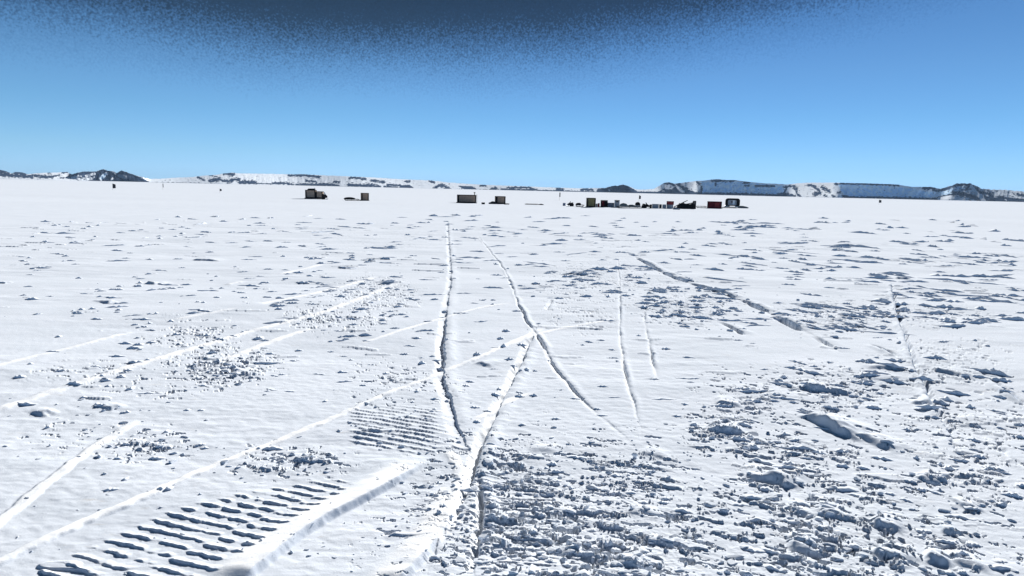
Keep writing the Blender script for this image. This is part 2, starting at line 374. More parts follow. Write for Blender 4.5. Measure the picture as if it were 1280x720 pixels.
# wind-cut ridges: far ones seen as dark dashes. Same shape language, built one by one
RG = []
def ridges(cx, cy, rx, ry, n, len_px, hpx, tilt):
    k = 0
    while k < n:
        a, b = rng.uniform(-1, 1, 2)
        if a * a + b * b > 1: continue
        px_, py_ = cx + rx * a, cy + ry * b
        yh = 222.8 + .0227 * px_
        if py_ < yh + 14: continue
        RG.append((px_, py_, rng.uniform(*len_px) * (1 + .9 * (rng.random() < .12)), rng.uniform(*hpx), tilt + rng.normal(0, .05))); k += 1
ridges(200, 330, 240, 62, 90, (4, 18), (0.58, 1.44), 0)
ridges(600, 318, 240, 50, 90, (6, 22), (0.72, 1.87), 0)
ridges(1050, 310, 280, 40, 110, (6, 30), (0.72, 2.02), .05)
ridges(640, 282, 640, 14, 90, (5, 16), (0.58, 1.30), .02)
ridges(860, 380, 60, 22, 60, (6, 26), (1.15, 2.88), .06)
ridges(770, 352, 90, 22, 40, (6, 26), (1.01, 2.59), .03)
ridges(1050, 396, 80, 18, 50, (10, 40), (0.94, 2.45), .15)
ridges(1190, 385, 110, 26, 36, (12, 50), (1.30, 2.88), .07)
ridges(1190, 345, 110, 26, 30, (12, 50), (0.86, 2.16), .07)
ridges(450, 390, 110, 40, 34, (6, 24), (0.86, 2.16), -.05)
ridges(250, 430, 140, 40, 16, (6, 24), (1.02, 2.55), 0)
ridges(90, 470, 110, 60, 16, (5, 18), (1.02, 2.72), 0)
ridges(1090, 480, 170, 36, 34, (8, 42), (1.36, 3.57), .12)
ridges(950, 520, 90, 50, 31, (8, 34), (1.36, 3.82), .08)
ridges(1030, 640, 140, 85, 43, (8, 44), (1.27, 3.40), .16)
ridges(1210, 600, 90, 130, 39, (8, 30), (1.27, 3.06), .18)
ridges(700, 650, 160, 80, 68, (6, 20), (1.19, 2.72), .03)
ridges(600, 470, 90, 60, 24, (4, 14), (1.19, 3.40), .05)
ridges(180, 560, 160, 60, 13, (5, 16), (1.19, 3.06), 0)
ridges(640, 430, 600, 110, 150, (4, 18), (.7, 1.6), .03)
ridges(330, 400, 320, 90, 70, (4, 16), (.8, 1.7), .0)
ridges(640, 320, 640, 50, 150, (6, 24), (.6, 1.3), .03)
ridges(1080, 350, 260, 70, 70, (14, 46), (.9, 2.0), .08)
NU = 11
vprof = np.array([[0.0, -.35], [-.03, .75], [.04, 1.0], [.25, .85], [.6, .45], [1.0, -.35]])
Vs, Fs = [], []; NV = len(vprof)
Q = grid_quads(NU, NV)
for (px_, py_, lp, hp, tilt) in RG:
    A = ground(px_ - lp / 2, py_ - tilt * lp / 2); B = ground(px_ + lp / 2, py_ + tilt * lp / 2)
    C0 = (A + B) / 2; mpp = np.linalg.norm(C0) / FPX
    Ln = np.linalg.norm(B - A)
    if Ln > 4.5: A = C0 + (A - C0) * 4.5 / Ln; B = C0 + (B - C0) * 4.5 / Ln; Ln = 4.5
    e = (B - A) / Ln; nn = np.array([-e[1], e[0]]) if e[0] > 0 else np.array([e[1], -e[0]])
    hh = min(hp * mpp, .32); wd = min(max(hh * rng.uniform(3, 6), .12), 1.4)
    u = np.linspace(0, 1, NU); tp = np.sin(np.pi * np.clip(u, .02, .98))**1.1 * (1 + .35 * rng.normal(0, 1, NU)); tp = np.clip(tp, .04, 1.5)
    off = np.cumsum(rng.normal(0, .10, NU)) * min(Ln, 1.2) * .35 + (u - .5)**2 * Ln * rng.uniform(-.25, .5)
    base = gh(*C0)
    P = np.zeros((NU, NV, 3))
    for a in range(NU):
        vv = vprof[:, 0] * wd * (0.6 + .4 * tp[a]) + off[a]
        P[a, :, 0] = A[0] + e[0] * u[a] * Ln + nn[0] * vv; P[a, :, 1] = A[1] + e[1] * u[a] * Ln + nn[1] * vv
        P[a, :, 2] = base + vprof[:, 1] * hh * tp[a]
    Fs.append(Q + len(Vs) * NU * NV); Vs.append(P.reshape(-1, 3))
me = mesh_np('snow_ridges', np.vstack(Vs), np.vstack(Fs)); me.materials.append(SNOW)
o = bpy.data.objects.new('snow_ridges', me); COL.objects.link(o); o['kind'] = 'stuff'
o['label'] = 'low wind-cut ridges of hard snow all over the plain'; o['category'] = 'snow ridges'

# ------------------------------------------------------------------ hills on the horizon
SKY = [(-80, 216), (-40, 213), (0, 212.3), (8, 214), (15, 217.2), (19, 214.8), (28, 215.5), (35, 217.8), (45, 216.6), (60, 215.7), (72, 215.7), (84, 214.8), (90, 218), (97, 215.8), (104, 214.4), (121, 214.3), (128, 211.3),
       (137, 213.5), (146, 215.6), (152, 213), (160, 216), (168, 218.5), (178, 221.5), (187, 223.5), (200, 223.5), (220, 222), (240, 221.5), (246, 220.5), (256, 219.5), (272, 218.5), (280, 216.8), (290, 215.7),
       (300, 216.8), (330, 217.2), (362, 217.8), (380, 217.8), (400, 219), (440, 220.6), (470, 222), (500, 224), (540, 225.6), (560, 228), (580, 229.5), (605, 231), (640, 232.3), (690, 234.3), (725, 235.4), (750, 235),
       (758, 234.8), (764, 232.6), (776, 231.5), (781, 230.7), (786, 233), (796, 236.8), (806, 237), (818, 236), (830, 228.6), (836, 227.6), (843, 229.5), (850, 228.8), (860, 227.5), (872, 226), (880, 225.8), (890, 224.3),
       (898, 224), (908, 225), (917, 225), (930, 226.6), (945, 228.3), (960, 229.3), (985, 230.5), (995, 229.2), (1010, 228.3), (1040, 228.2), (1080, 229), (1120, 230.4), (1140, 233.6), (1153, 233.6), (1163, 233.4), (1175, 236),
       (1185, 233.4), (1196, 229.4), (1212, 229), (1219, 232), (1228, 236), (1240, 236.8), (1260, 237.6), (1280, 239.4), (1330, 240), (1380, 243)]
def ybase(px_): return 223.4 + 0.0227 * px_
ROCK = [([(560, 237), (585, 237.6), (626, 237.4)], .5), ([(672, 238.2), (700, 238.8), (745, 240)], .6), ([(190, 228), (232, 229)], .4), ([(320, 229.3), (342, 229.8)], .4),   # strokes: points, half width
 ([(-60, 215), (0, 214.2), (5, 215), (9, 217)], 2.2), ([(-60, 219), (0, 218.2), (40, 221)], 1.6), ([(18, 215.6), (24, 216.2), (31, 218.3)], 1.7), ([(18.5, 216), (19, 221)], 1.2), ([(31, 220), (41, 219.4)], 1.0),
 ([(44, 219.5), (56, 221.2), (64, 221)], 1.4), ([(66, 220.5), (74, 219)], .7), ([(78, 216), (84, 215.3)], .6), ([(87, 220), (97, 217.5)], 1.1), ([(60, 216.3), (64, 216.3)], .5), ([(75, 222.5), (80, 222.4)], .5),
 ([(230, 229), (263, 230.4)], .6), ([(247, 221.5), (256, 225.5)], .8), ([(263, 226.2), (275, 224)], 1.6), ([(278, 226), (284, 225.5)], 1.0), ([(285, 227.5), (291, 225)], 1.5), ([(292, 224.5), (299, 224.2)], 1.3), ([(300, 227.8), (319, 228.3)], 1.7),
 ([(286, 217), (291, 218.3)], 1.7), ([(279, 217.6), (282, 217.6)], .8), ([(262, 219.2), (272, 221)], .4),
 ([(341, 229), (358, 229), (366, 231)], 1.0), ([(371, 231.5), (385, 231.2), (412, 230.8), (422, 233)], 1.5), ([(361, 219), (380, 219)], 1.0), ([(383, 219), (392, 220.5), (399, 221)], 1.2), ([(383, 226), (394, 227)], .9), ([(417, 227.5), (424, 227.5)], .9),
 ([(437, 222.6), (443, 222), (457, 224)], 1.0), ([(464, 225.5), (480, 227.5)], 1.1), ([(436, 231), (448, 232), (465, 231.5), (474, 234)], 1.5), ([(456, 234), (463, 234.6)], 1.4), ([(480, 233.5), (497, 234.5)], .9), ([(484, 231), (500, 231.5)], .9),
 ([(507, 226.6), (512, 226.6)], .9), ([(537, 226.3), (543, 228)], .8), ([(543, 235.2), (549, 232), (553, 231.6), (561, 236)], 1.4), ([(601, 232), (607, 232)], .9), ([(614, 236.8), (620, 235.5)], 1.3), ([(627, 237), (660, 237.6), (670, 237)], 1.0),
 ([(634, 234.8), (663, 234.3)], .8), ([(697, 236.8), (703, 237)], 1.8), ([(727, 237), (740, 237)], 1.2),
 ([(831, 228.8), (838, 229.2), (842, 231)], 1.2), ([(847, 229.8), (851, 233), (858, 236.5)], 1.5), ([(870, 242.4), (910, 242.3), (940, 243.2), (975, 244.2), (993, 245)], 1.1), ([(890, 225.5), (898, 225.6), (917, 226)], 1.2), ([(895, 226), (894.4, 232)], .9),
 ([(871, 227.3), (875, 231)], .9), ([(877, 233), (877, 240)], .8), ([(930, 228), (936, 228)], 1.1), ([(931, 232), (936, 232)], .7), ([(944, 232.4), (968, 232.5)], .8), ([(980, 234), (993, 232.4)], .9), ([(984, 234), (980, 241)], .9), ([(972, 244), (980, 242.6), (990, 245)], 1.4),
 ([(993.5, 235), (995, 238)], 1.8), ([(995, 240), (1000, 245.5)], .9), ([(985, 242), (993, 245.5)], 1.1), ([(1010, 231.5), (1016, 232), (1024, 238)], 1.1), ([(1019, 243), (1024, 241)], 1.9), ([(1028, 234), (1036, 239)], 1.5), ([(1030, 244.5), (1033, 245)], .9),
 ([(1041, 245), (1043, 245.5)], 1.1), ([(1044, 229.6), (1046, 230.6)], .9), ([(1047, 240.5), (1050, 241)], .8), ([(1054, 245), (1060, 246.2)], 1.1), ([(1044, 229.6), (1062, 229.8), (1085, 230.2), (1123, 231.6)], .6), ([(1056, 246.6), (1100, 247.2), (1140, 248), (1176, 249.2)], 1.0),
 ([(1155, 235), (1165, 235), (1170, 238)], 1.7), ([(1175, 238), (1185, 235), (1195, 230.7), (1213, 230.6)], 1.5), ([(1213, 231), (1208, 237)], 1.5), ([(1192, 241.2), (1210, 244), (1225, 250.2)], 2.1), ([(1216, 233.4), (1225, 240), (1240, 243.5)], 1.6), ([(1172, 247), (1190, 243)], .8), ([(1272, 243), (1290, 246)], 1.3),
]
FILL = [[(97, 216), (104, 214.3), (121, 214.3), (128, 211), (137, 213.4), (146, 215.5), (152, 212.8), (160, 215.8), (168, 218.6), (178, 223), (188, 227.8), (172, 227.8), (150, 227.4), (112, 226.6), (119, 221), (97, 222.5)],
        [(500, 231.5), (512, 231), (519, 236.3), (498, 236.3)], [(572, 232), (590, 233), (596, 236), (592, 237.5), (582, 237.5)], [(660, 233), (672, 237), (664, 239)],
        [(745, 241), (747, 236), (758, 235), (764, 232.4), (776, 231.3), (781, 230.4), (785, 232.4), (797, 239.3), (822, 239.6), (830, 236.4), (840, 236.4), (844.5, 232.6), (848, 236), (857, 236), (864, 238), (872, 241.3), (882, 243.6), (800, 243)],
        [(1228, 242), (1245, 245), (1262, 247), (1300, 250.5), (1300, 254), (1233, 252.3)]]
HOLE = [([(1214, 232.5), (1221, 241), (1229, 251)], 1.9), ([(1174, 248.6), (1188, 246)], 2.0), ([(1190, 247), (1206, 249.8)], 1.5), ([(986, 236), (992, 240)], 2.2), ([(108, 220), (118, 217.3)], 1.6), ([(114, 222.5), (118, 221.5)], 1.0), ([(126.5, 223.5), (131.5, 217.5)], 2.2), ([(139, 224.5), (141, 222.8)], 1.0), ([(98, 219.5), (101, 220.5)], 1.0), ([(847, 234), (851, 238.5), (855, 239.3)], 1.3), ([(828, 238.6), (831, 239)], .6),
        ([(760, 237.5), (762, 238)], .5), ([(1257, 249.5), (1258, 250.5)], .9), ([(1232, 243.6), (1236, 245)], .9), ([(1243, 246), (1246, 246.4)], .6)]
SCREE = [([(149, 219.5), (158, 221.8)], 2.0), ([(141, 215.3), (145, 217)], .9)]
BLUE_SHADE = [[(876, 227.5), (930, 227.5), (985, 233), (980, 242), (940, 243.2), (876, 242)], [(1047, 230.5), (1085, 230.5), (1140, 235.6), (1160, 240), (1185, 236.5), (1195, 232.4), (1209, 232), (1205, 238.5), (1175, 246), (1130, 248), (1056, 246.3)],
       [(124, 224), (129, 216), (134, 217), (129, 224.5)]]  # blue of the shaded cliff faces, painted into their colour
def pt_poly(px_, py_, poly):
    c = np.zeros(px_.shape, bool); n = len(poly)
    for i in range(n):
        x1, y1 = poly[i]; x2, y2 = poly[(i + 1) % n]
        if y1 == y2: continue
        c ^= ((y1 > py_) != (y2 > py_)) & (px_ < (x2 - x1) * (py_ - y1) / (y2 - y1) + x1)
    return c
def stroke(px_, py_, pts):
    d = np.full(px_.shape, 1e9)
    for (x1, y1), (x2, y2) in zip(pts[:-1], pts[1:]):
        ex, ey = x2 - x1, y2 - y1; t = np.clip(((px_ - x1) * ex + (py_ - y1) * ey) / (ex * ex + ey * ey + 1e-9), 0, 1)
        d = np.minimum(d, np.hypot(px_ - x1 - t * ex, py_ - y1 - t * ey))
    return d
HX = np.arange(-75, 1375, 0.55)                     # columns follow the skyline as surveyed
HROW = 46
R0 = 6200.0
def dirs(px_, py_):
    d = np.stack([(px_ - 640) / FPX, -(py_ - 360) / FPX, -np.ones_like(px_)], -1) @ CMN.T
    return d
sky = np.interp(HX, [p[0] for p in SKY], [p[1] for p in SKY]); jag = sstep(85, 97, HX) * sstep(190, 178, HX) + sstep(745, 760, HX) * sstep(800, 785, HX) + sstep(1180, 1192, HX)
sky = sky + (.25 + .55 * jag) * fbm(HX / 6.0, HX * 0, 201, 4, .6)
yb = ybase(HX)
db = dirs(HX, yb); ds = dirs(HX, sky)
azh = np.arctan2(ds[:, 0], ds[:, 1]); elev = ds[:, 2] / np.hypot(ds[:, 0], ds[:, 1])
r0 = R0 + 500 * fbm(azh * 6, azh * 0, 203, 2)
Hc = elev * r0 + CAM_H
cliffy = sstep(868, 880, HX) * sstep(992, 980, HX) + sstep(1040, 1052, HX) * sstep(1190, 1160, HX)
rocky = sstep(85, 97, HX) * sstep(190, 178, HX) + sstep(740, 760, HX) * sstep(800, 785, HX) + sstep(820, 832, HX) * sstep(872, 860, HX) + sstep(1180, 1192, HX) * sstep(1400, 1345, HX)
Dm = 12.0 * (1 - np.clip(cliffy + rocky, 0, 1)) + 0.75 * cliffy + 3.0 * rocky
Dm = np.clip(Dm, .7, 12)
tt = np.linspace(0, 1, HROW)
rows = []
for t in tt:
    jut = (fbm(azh * 160, azh * 0 + t * 1.2, 211, 3) * .5) * Dm * Hc * np.clip(.6 / Dm, .02, .4) * (t * (1 - t) * 3 + .15)
    r = r0 + Dm * Hc * t + jut
    z = (elev * t + (1 - t) * (-CAM_H / r0)) * r + CAM_H
    rows.append(np.stack([r * np.sin(azh), r * np.cos(azh), z], -1))
for k, (dr, fz) in enumerate([(60, .985), (300, .93), (900, .80), (1800, .5), (2600, -.05)]):
    r = r0 + Dm * Hc + dr
    rows.append(np.stack([r * np.sin(azh), r * np.cos(azh), rows[HROW - 1][:, 2] * fz], -1))
HV = np.stack(rows, 0); nrow = HV.shape[0]
HV[0, :, 2] -= 6
hpx, hpy = to_px(HV[..., 0], HV[..., 1], HV[..., 2])
wob = .55 * fbm(hpx / 3.0, hpy / 1.2, 221, 3); wob2 = .5 * fbm(hpx / 2.2, hpy / 1.4, 231, 2)
qx, qy = hpx + wob * 1.2, hpy + wob2
rock = np.zeros(hpx.shape)
patchy = .55 * fbm(hpx / 3.2, hpy / 1.1, 241, 3, .6)
for pts, w in ROCK: rock = np.maximum(rock, sstep(.33, .52, np.exp(-(stroke(qx, qy, pts) / (1.45 * w + .15))**2) + patchy))
for poly in FILL: rock = np.maximum(rock, pt_poly(qx, qy, poly) * 1.0)
rock = np.where((rocky * np.clip(1 - np.abs(HX - 1180) / 1e9, 0, 1))[None, :] > .5, np.maximum(rock, sstep(.25, .5, fbm(hpx / 4.5, hpy / 2.2, 261, 3) ) * .9), rock)
for pts, w in SCREE: rock = np.minimum(rock, np.where(stroke(qx, qy, pts) < w, .55, 1))
for pts, w in HOLE: rock = np.minimum(rock, np.where(stroke(qx, qy, pts) < w, 0, 1))
blue_shade = np.zeros(hpx.shape)
for poly in BLUE_SHADE: blue_shade = np.maximum(blue_shade, pt_poly(qx, qy, poly) * 1.0)
rock[HROW + 1:] *= 0; blue_shade[HROW:] *= 0
me = mesh_np('hills', HV.reshape(-1, 3), grid_quads(nrow, len(HX)))
ca = me.color_attributes.new('cover', 'FLOAT_COLOR', 'POINT')
cc = np.stack([rock, blue_shade, rock * 0, rock * 0 + 1], -1).reshape(-1, 4); ca.data.foreach_set('color', cc.astype(np.float32).ravel())
m = bpy.data.materials.new('rock_snow_and_shade_blue'); m.use_nodes = True; nt = m.node_tree; b = nt.nodes['Principled BSDF']; Lk = nt.links.new
at = nt.nodes.new('ShaderNodeVertexColor'); at.layer_name = 'cover'; sp = nt.nodes.new('ShaderNodeSeparateColor'); Lk(at.outputs['Color'], sp.inputs['Color'])
ge = nt.nodes.new('ShaderNodeNewGeometry'); nz = nt.nodes.new('ShaderNodeTexNoise'); nz.inputs['Scale'].default_value = .03; nz.inputs['Detail'].default_value = 6; Lk(ge.outputs['Position'], nz.inputs['Vector'])
def ramp(fac, c0, c1, p0=.35, p1=.65):
    r = nt.nodes.new('ShaderNodeValToRGB'); r.color_ramp.elements[0].position = p0; r.color_ramp.elements[1].position = p1
    r.color_ramp.elements[0].color = c0 + (1,); r.color_ramp.elements[1].color = c1 + (1,); Lk(fac, r.inputs['Fac']); return r.outputs['Color']
def mix(fac, a, c):
    x_ = nt.nodes.new('ShaderNodeMix'); x_.data_type = 'RGBA'; Lk(fac, x_.inputs[0]); Lk(a, x_.inputs[6]); Lk(c, x_.inputs[7]); return x_.outputs[2]
snowc = ramp(nz.outputs['Fac'], (.72, .78, .86), (.80, .84, .88)); shadec = ramp(nz.outputs['Fac'], (.50, .73, .99), (.74, .88, .99), .40, .60); rockc = ramp(nz.outputs['Fac'], (.022, .040, .082), (.058, .085, .14))
c1 = mix(sp.outputs['Green'], snowc, shadec); c2 = mix(sp.outputs['Red'], c1, rockc); Lk(c2, b.inputs['Base Color'])
b.inputs['Roughness'].default_value = .85; b.inputs['Specular IOR Level'].default_value = 0
me.materials.append(m)
o = bpy.data.objects.new('hills', me); COL.objects.link(o); o['kind'] = 'structure'

# ------------------------------------------------------------------ the camp
M = {
 'grey_wall': mat('weathered_grey_panel', (.42, .31, .23), .7, .18, 1.6), 'brown_wall': mat('weathered_brown_grey_panel', (.35, .25, .185), .75, .2, 1.8),
 'olive_wall': mat('olive_painted_panel', (.21, .18, .09), .6, .18, 2.0), 'maroon': mat('maroon_paint', (.13, .025, .03), .55, .3, 1.5), 'red': mat('faded_red_paint', (.24, .05, .05), .55, .2, 2.0),
 'dark': mat('black_painted_steel', (.022, .023, .025), .55, .25, 3.0), 'tarp': mat('dark_tarpaulin', (.035, .04, .045), .5, .3, 3.0, bump=.03),
 'wood': mat('grey_timber', (.20, .17, .14), .8, .25, 4.0), 'pale': mat('pale_grey_crate_paint', (.34, .35, .37), .6, .15, 3.0), 'teal': mat('grey_teal_tarpaulin', (.13, .155, .165), .6, .2, 2.5, bump=.03),
 'white': mat('white_gloss_paint', (.80, .80, .79), .4, .06, 2.0), 'rubber': mat('black_rubber', (.02, .02, .02), .8, .2, 5.0), 'steel': mat('dull_steel', (.30, .31, .32), .4, .15, 5.0, metal=.7),
 'glass': mat('dark_window_glass', (.02, .025, .03), .08, .1, 1.0, spec=.5), 'blue': mat('blue_grey_drum_paint', (.13, .16, .24), .5, .2, 3.0), 'flag': mat('black_flag_cloth', (.04, .045, .055), .85, .2, 6.0, bump=.01),
 'bamboo': mat('bamboo_pole', (.22, .20, .16), .7, .2, 8.0)}

class MB:
    def __init__(s): s.bm = bmesh.new()
    def box(s, c, d, bev=0.02, rot=(0, 0, 0)):
        from mathutils import Euler
        g = bmesh.ops.create_cube(s.bm, size=1.0, matrix=Matrix.LocRotScale(Vector(c), Euler(rot), Vector(d)))
        if bev:
            ed = list({e for v in g['verts'] for e in v.link_edges})
            bmesh.ops.bevel(s.bm, geom=ed, offset=min(bev, min(d) * .3), segments=2, affect='EDGES', profile=.5)
        return s
    def bar(s, a, b, r0, r1=None, seg=10):
        a, b = Vector(a), Vector(b); d = b - a; q = d.to_track_quat('Z', 'Y').to_matrix().to_4x4()
        bmesh.ops.create_cone(s.bm, cap_ends=True, segments=seg, radius1=r0, radius2=r1 if r1 is not None else r0, depth=d.length, matrix=Matrix.Translation((a + b) / 2) @ q)
        return s
    def prism(s, prof, y0, y1, bev=0.0):
        """profile in local x,z extruded along y"""
        va = [s.bm.verts.new((p[0], y0, p[1])) for p in prof]; vb = [s.bm.verts.new((p[0], y1, p[1])) for p in prof]; n = len(prof)
        fs = [s.bm.faces.new(va), s.bm.faces.new(vb[::-1])]
        for i in range(n): fs.append(s.bm.faces.new((va[i], vb[i], vb[(i + 1) % n], va[(i + 1) % n])))
        bmesh.ops.recalc_face_normals(s.bm, faces=fs)
        if bev: bmesh.ops.bevel(s.bm, geom=list({e for f in fs for e in f.edges}), offset=bev, segments=2, affect='EDGES', profile=.5)
        return s
    def blob(s, c, d, seed, lump=.18, sub=3):
        g = bmesh.ops.create_icosphere(s.bm, subdivisions=sub, radius=1.0); rg = np.random.default_rng(seed); k1, k2 = rg.normal(0, 2.4, 3), rg.normal(0, 5, 3)
        for v in g['verts']:
            p = np.array(v.co[:]); f = 1 + lump * math.sin(p @ k1) + .4 * lump * math.sin(p @ k2)
            v.co = (c[0] + p[0] * f * d[0], c[1] + p[1] * f * d[1], max(c[2] + p[2] * f * d[2], c[2] - d[2] * .45))
        return s
    def drum(s, c, r, hgt, seg=20):
        prof = [(0, 0), (r * .92, 0), (r, .02), (r, hgt * .32), (r * 1.04, hgt * .34), (r, hgt * .36), (r, hgt * .64), (r * 1.04, hgt * .66), (r, hgt * .68), (r, hgt - .02), (r * .92, hgt), (r * .9, hgt - .02), (0, hgt - .02)]
        rings = []
        for (q, z) in prof:
            rings.append([s.bm.verts.new((c[0] + q * math.cos(2 * math.pi * k / seg), c[1] + q * math.sin(2 * math.pi * k / seg), c[2] + z)) for k in range(seg)])
        for a_, b_ in zip(rings[:-1], rings[1:]):
            for k in range(seg):
                try: s.bm.faces.new((a_[k], a_[(k + 1) % seg], b_[(k + 1) % seg], b_[k]))
                except ValueError: pass
        bmesh.ops.remove_doubles(s.bm, verts=s.bm.verts[:], dist=1e-5)
        return s
    def build(s, name, m, parent=None, smooth=False):
        me = bpy.data.meshes.new(name); s.bm.to_mesh(me); s.bm.free(); me.materials.append(m)
        if smooth:
            for p in me.polygons: p.use_smooth = True
        o = bpy.data.objects.new(name, me); COL.objects.link(o)
        if parent: o.parent = parent
        return o

def tag(o, label, cat, group=None):
    o['label'] = label; o['category'] = cat
    if group: o['group'] = group
    return o
def spot(pxc, pyb, yaw=0.0, z=None):
    g = ground(pxc, pyb); a = math.atan2(g[0], g[1])
    u = math.hypot(g[0], g[1]) / FPX / math.cos(a) * 1.0
    d = CMN @ np.array([(pxc - 640) / FPX, -(pyb - 360) / FPX, -1.0]); t = -CAM_H / d[2]
    return g, -a + R(yaw), t / FPX            # place, heading, metres per pixel there
def thing(name, label, cat, pxc, pyb, yaw=0.0, group=None, lift=0.0):
    g, rz, u = spot(pxc, pyb, yaw)
    o = bpy.data.objects.new(name, None); o.empty_display_size = .5; COL.objects.link(o)
    o.location = (g[0], g[1], gh(*g) + lift - .03); o.rotation_euler = (0, 0, rz)
    return tag(o, label, cat, group), u

def hut(name, label, x0, x1, yt, yb_, depth, wall, frame='dark', yaw=0, skid=1.6, roof_h=.16, cat='hut', roof='dark', group=None, shade_left=0.0):
    t, u = thing(name, label, cat, (x0 + x1) / 2, yb_, yaw, group)
    W = (x1 - x0) * u; Ht = (yb_ - yt) * u; sk = skid * u
    b0, b1 = sk, Ht - roof_h
    MB().box((0, depth / 2, (b0 + b1) / 2), (W - .10, depth - .1, b1 - b0 - .01), .02).build('wall', M[wall], t)
    r = MB().box((0, depth / 2, Ht - roof_h / 2), (W + .06, depth + .12, roof_h), .03).build('roof', M[roof], t)
    p = .30
    for sx in (-1, 1):
        for dy in (p / 2 - .02, depth - p / 2 + .02):
            MB().box((sx * (W / 2 - p / 2 + .01), dy, (b0 + b1) / 2), (p, p, b1 - b0 - .03), .015).build('corner_post', M[frame], t)
    MB().box((0, depth / 2, b0 - .06), (W, depth, .26), .02).build('floor_frame', M[frame], t)
    for sy in (.18, depth - .18):
        L2 = W / 2 + .12; hgt = max(b0 - .13, .12)
        MB().prism([(-L2 - .22, hgt * .8), (-L2, .02), (L2, .02), (L2 + .22, hgt * .8), (L2, hgt), (-L2, hgt)], sy - .09, sy + .09).build('skid', M['dark'], t)
    if shade_left: MB().box((-W / 2 + shade_left * u / 2, -.02, (b0 + b1) / 2), (shade_left * u, .05, b1 - b0 - .1), .01).build('shade_strip', M['dark'], t)  # dark strip painted in for the shaded left side
    return t, u, W, Ht

# twin huts and vehicle on the left
t, u, W, Ht = hut('sledge_hut', 'taller grey sledge hut at the far left with dark roof box', 381.8, 394.2, 237.4, 248.4, 3.0, 'grey_wall', skid=1.8, yaw=-8, shade_left=1.6)
MB().prism([(-.36 * W, Ht - .02), (.42 * W, Ht - .02), (.40 * W, Ht + .46), (-.22 * W, Ht + .40)], .5, 2.3, .04).build('roof_box', M['dark'], t)
MB().bar((.42 * W, .6, Ht - .1), (.42 * W, .6, Ht + .75), .05).build('stove_pipe', M['steel'], t)
t, u, W, Ht = hut('sledge_hut', 'lower grey sledge hut between taller hut and dark round-topped vehicle', 395.0, 403.2, 239.2, 248.6, 2.6, 'grey_wall', skid=1.8, yaw=-8)

def snowmobile(label, pxc, pyb, wpx, hpx, yaw, group='dark snow vehicles parked at the camp', body='dark'):
    t, u = thing('snowmobile', label, 'snowmobile', pxc, pyb, yaw, group)
    Ln, Ht = wpx * u, hpx * u; a = Ln / 2
    MB().prism([(-a, .30 * Ht), (-.9 * a, .52 * Ht), (-.2 * a, .58 * Ht), (0, .66 * Ht), (.35 * a, .70 * Ht), (.86 * a, .48 * Ht), (a, .30 * Ht), (.6 * a, .22 * Ht), (-.9 * a, .22 * Ht)], -.38, .38, .05).build('body', M[body], t)
    MB().prism([(-.85 * a, .56 * Ht), (-.8 * a, .78 * Ht), (-.3 * a, .74 * Ht), (-.05 * a, .64 * Ht), (-.1 * a, .57 * Ht)], -.2, .2, .04).build('seat', M['rubber'], t)
    MB().prism([(.02 * a, .66 * Ht), (.30 * a, .70 * Ht), (-.02 * a, Ht), (-.10 * a, .98 * Ht)], -.3, .3, .02).build('windscreen', M['glass'], t)
    tr = MB().prism([(-1.0 * a, .12 * Ht), (-.9 * a, 0), (.1 * a, 0), (.25 * a, .14 * Ht), (.1 * a, .26 * Ht), (-.9 * a, .26 * Ht)], -.22, .22, .03).build('track', M['rubber'], t)
    for sy in (-.42, .42):
        MB().prism([(.25 * a, 0), (.95 * a, 0), (1.18 * a, .16 * Ht), (1.12 * a, .18 * Ht), (.92 * a, .06 * Ht), (.25 * a, .05 * Ht)], sy - .07, sy + .07).bar((.6 * a, sy, .05 * Ht), (.5 * a, sy * .7, .34 * Ht), .03).build('ski', M['steel'], t)
    MB().bar((.0, -.42, .86 * Ht), (.0, .42, .86 * Ht), .03).bar((0, 0, .86 * Ht), (.18 * a, 0, .66 * Ht), .03).build('handlebar', M['steel'], t)
    return t
snowmobile('small dark round-topped vehicle beside the far left huts', 405.8, 249.0, 7.2, 9.0, -10)

# dark sledge and cube hut
def sledge(label, x0, x1, pyb, hpx, depth=1.4, yaw=0, name='cargo_sledge', planks=True, group='low sledges lying around the camp', m='dark'):
    t, u = thing(name, label, 'sledge', (x0 + x1) / 2, pyb, yaw, group)
    Ln = (x1 - x0) * u; hh = hpx * u; a = Ln / 2
    for sy in (.12, depth - .12):
        MB().prism([(-a, hh * .75), (-a + .5 * hh, .02), (a - .5 * hh, .02), (a, hh * .75), (a - .1, hh * .8), (a - .6 * hh, hh * .25), (-a + .6 * hh, hh * .25), (-a + .1, hh * .8)], sy - .05, sy + .05).build('runner', M[m], t)
    d = MB()
    n = max(4, int(Ln / .42))
    for k in range(n): d.box((-a + .25 + (Ln - .5) * (k + .5) / n, depth / 2, hh * .8), ((Ln - .5) / n - .03, depth, .07), .01)
    d.box((0, .16, hh * .8 - .09), (Ln - .5, .08, .10), .01).box((0, depth - .16, hh * .8 - .09), (Ln - .5, .08, .10), .01)
    d.build('deck', M[m], t)
    for k in range(3):
        for sy in (.12, depth - .12):
            xx = -a * .6 + a * .6 * k; MB().bar((xx, sy, hh * .2), (xx, sy, hh * .74), .04).build('strut', M[m], t)
    return t, u, Ln, hh
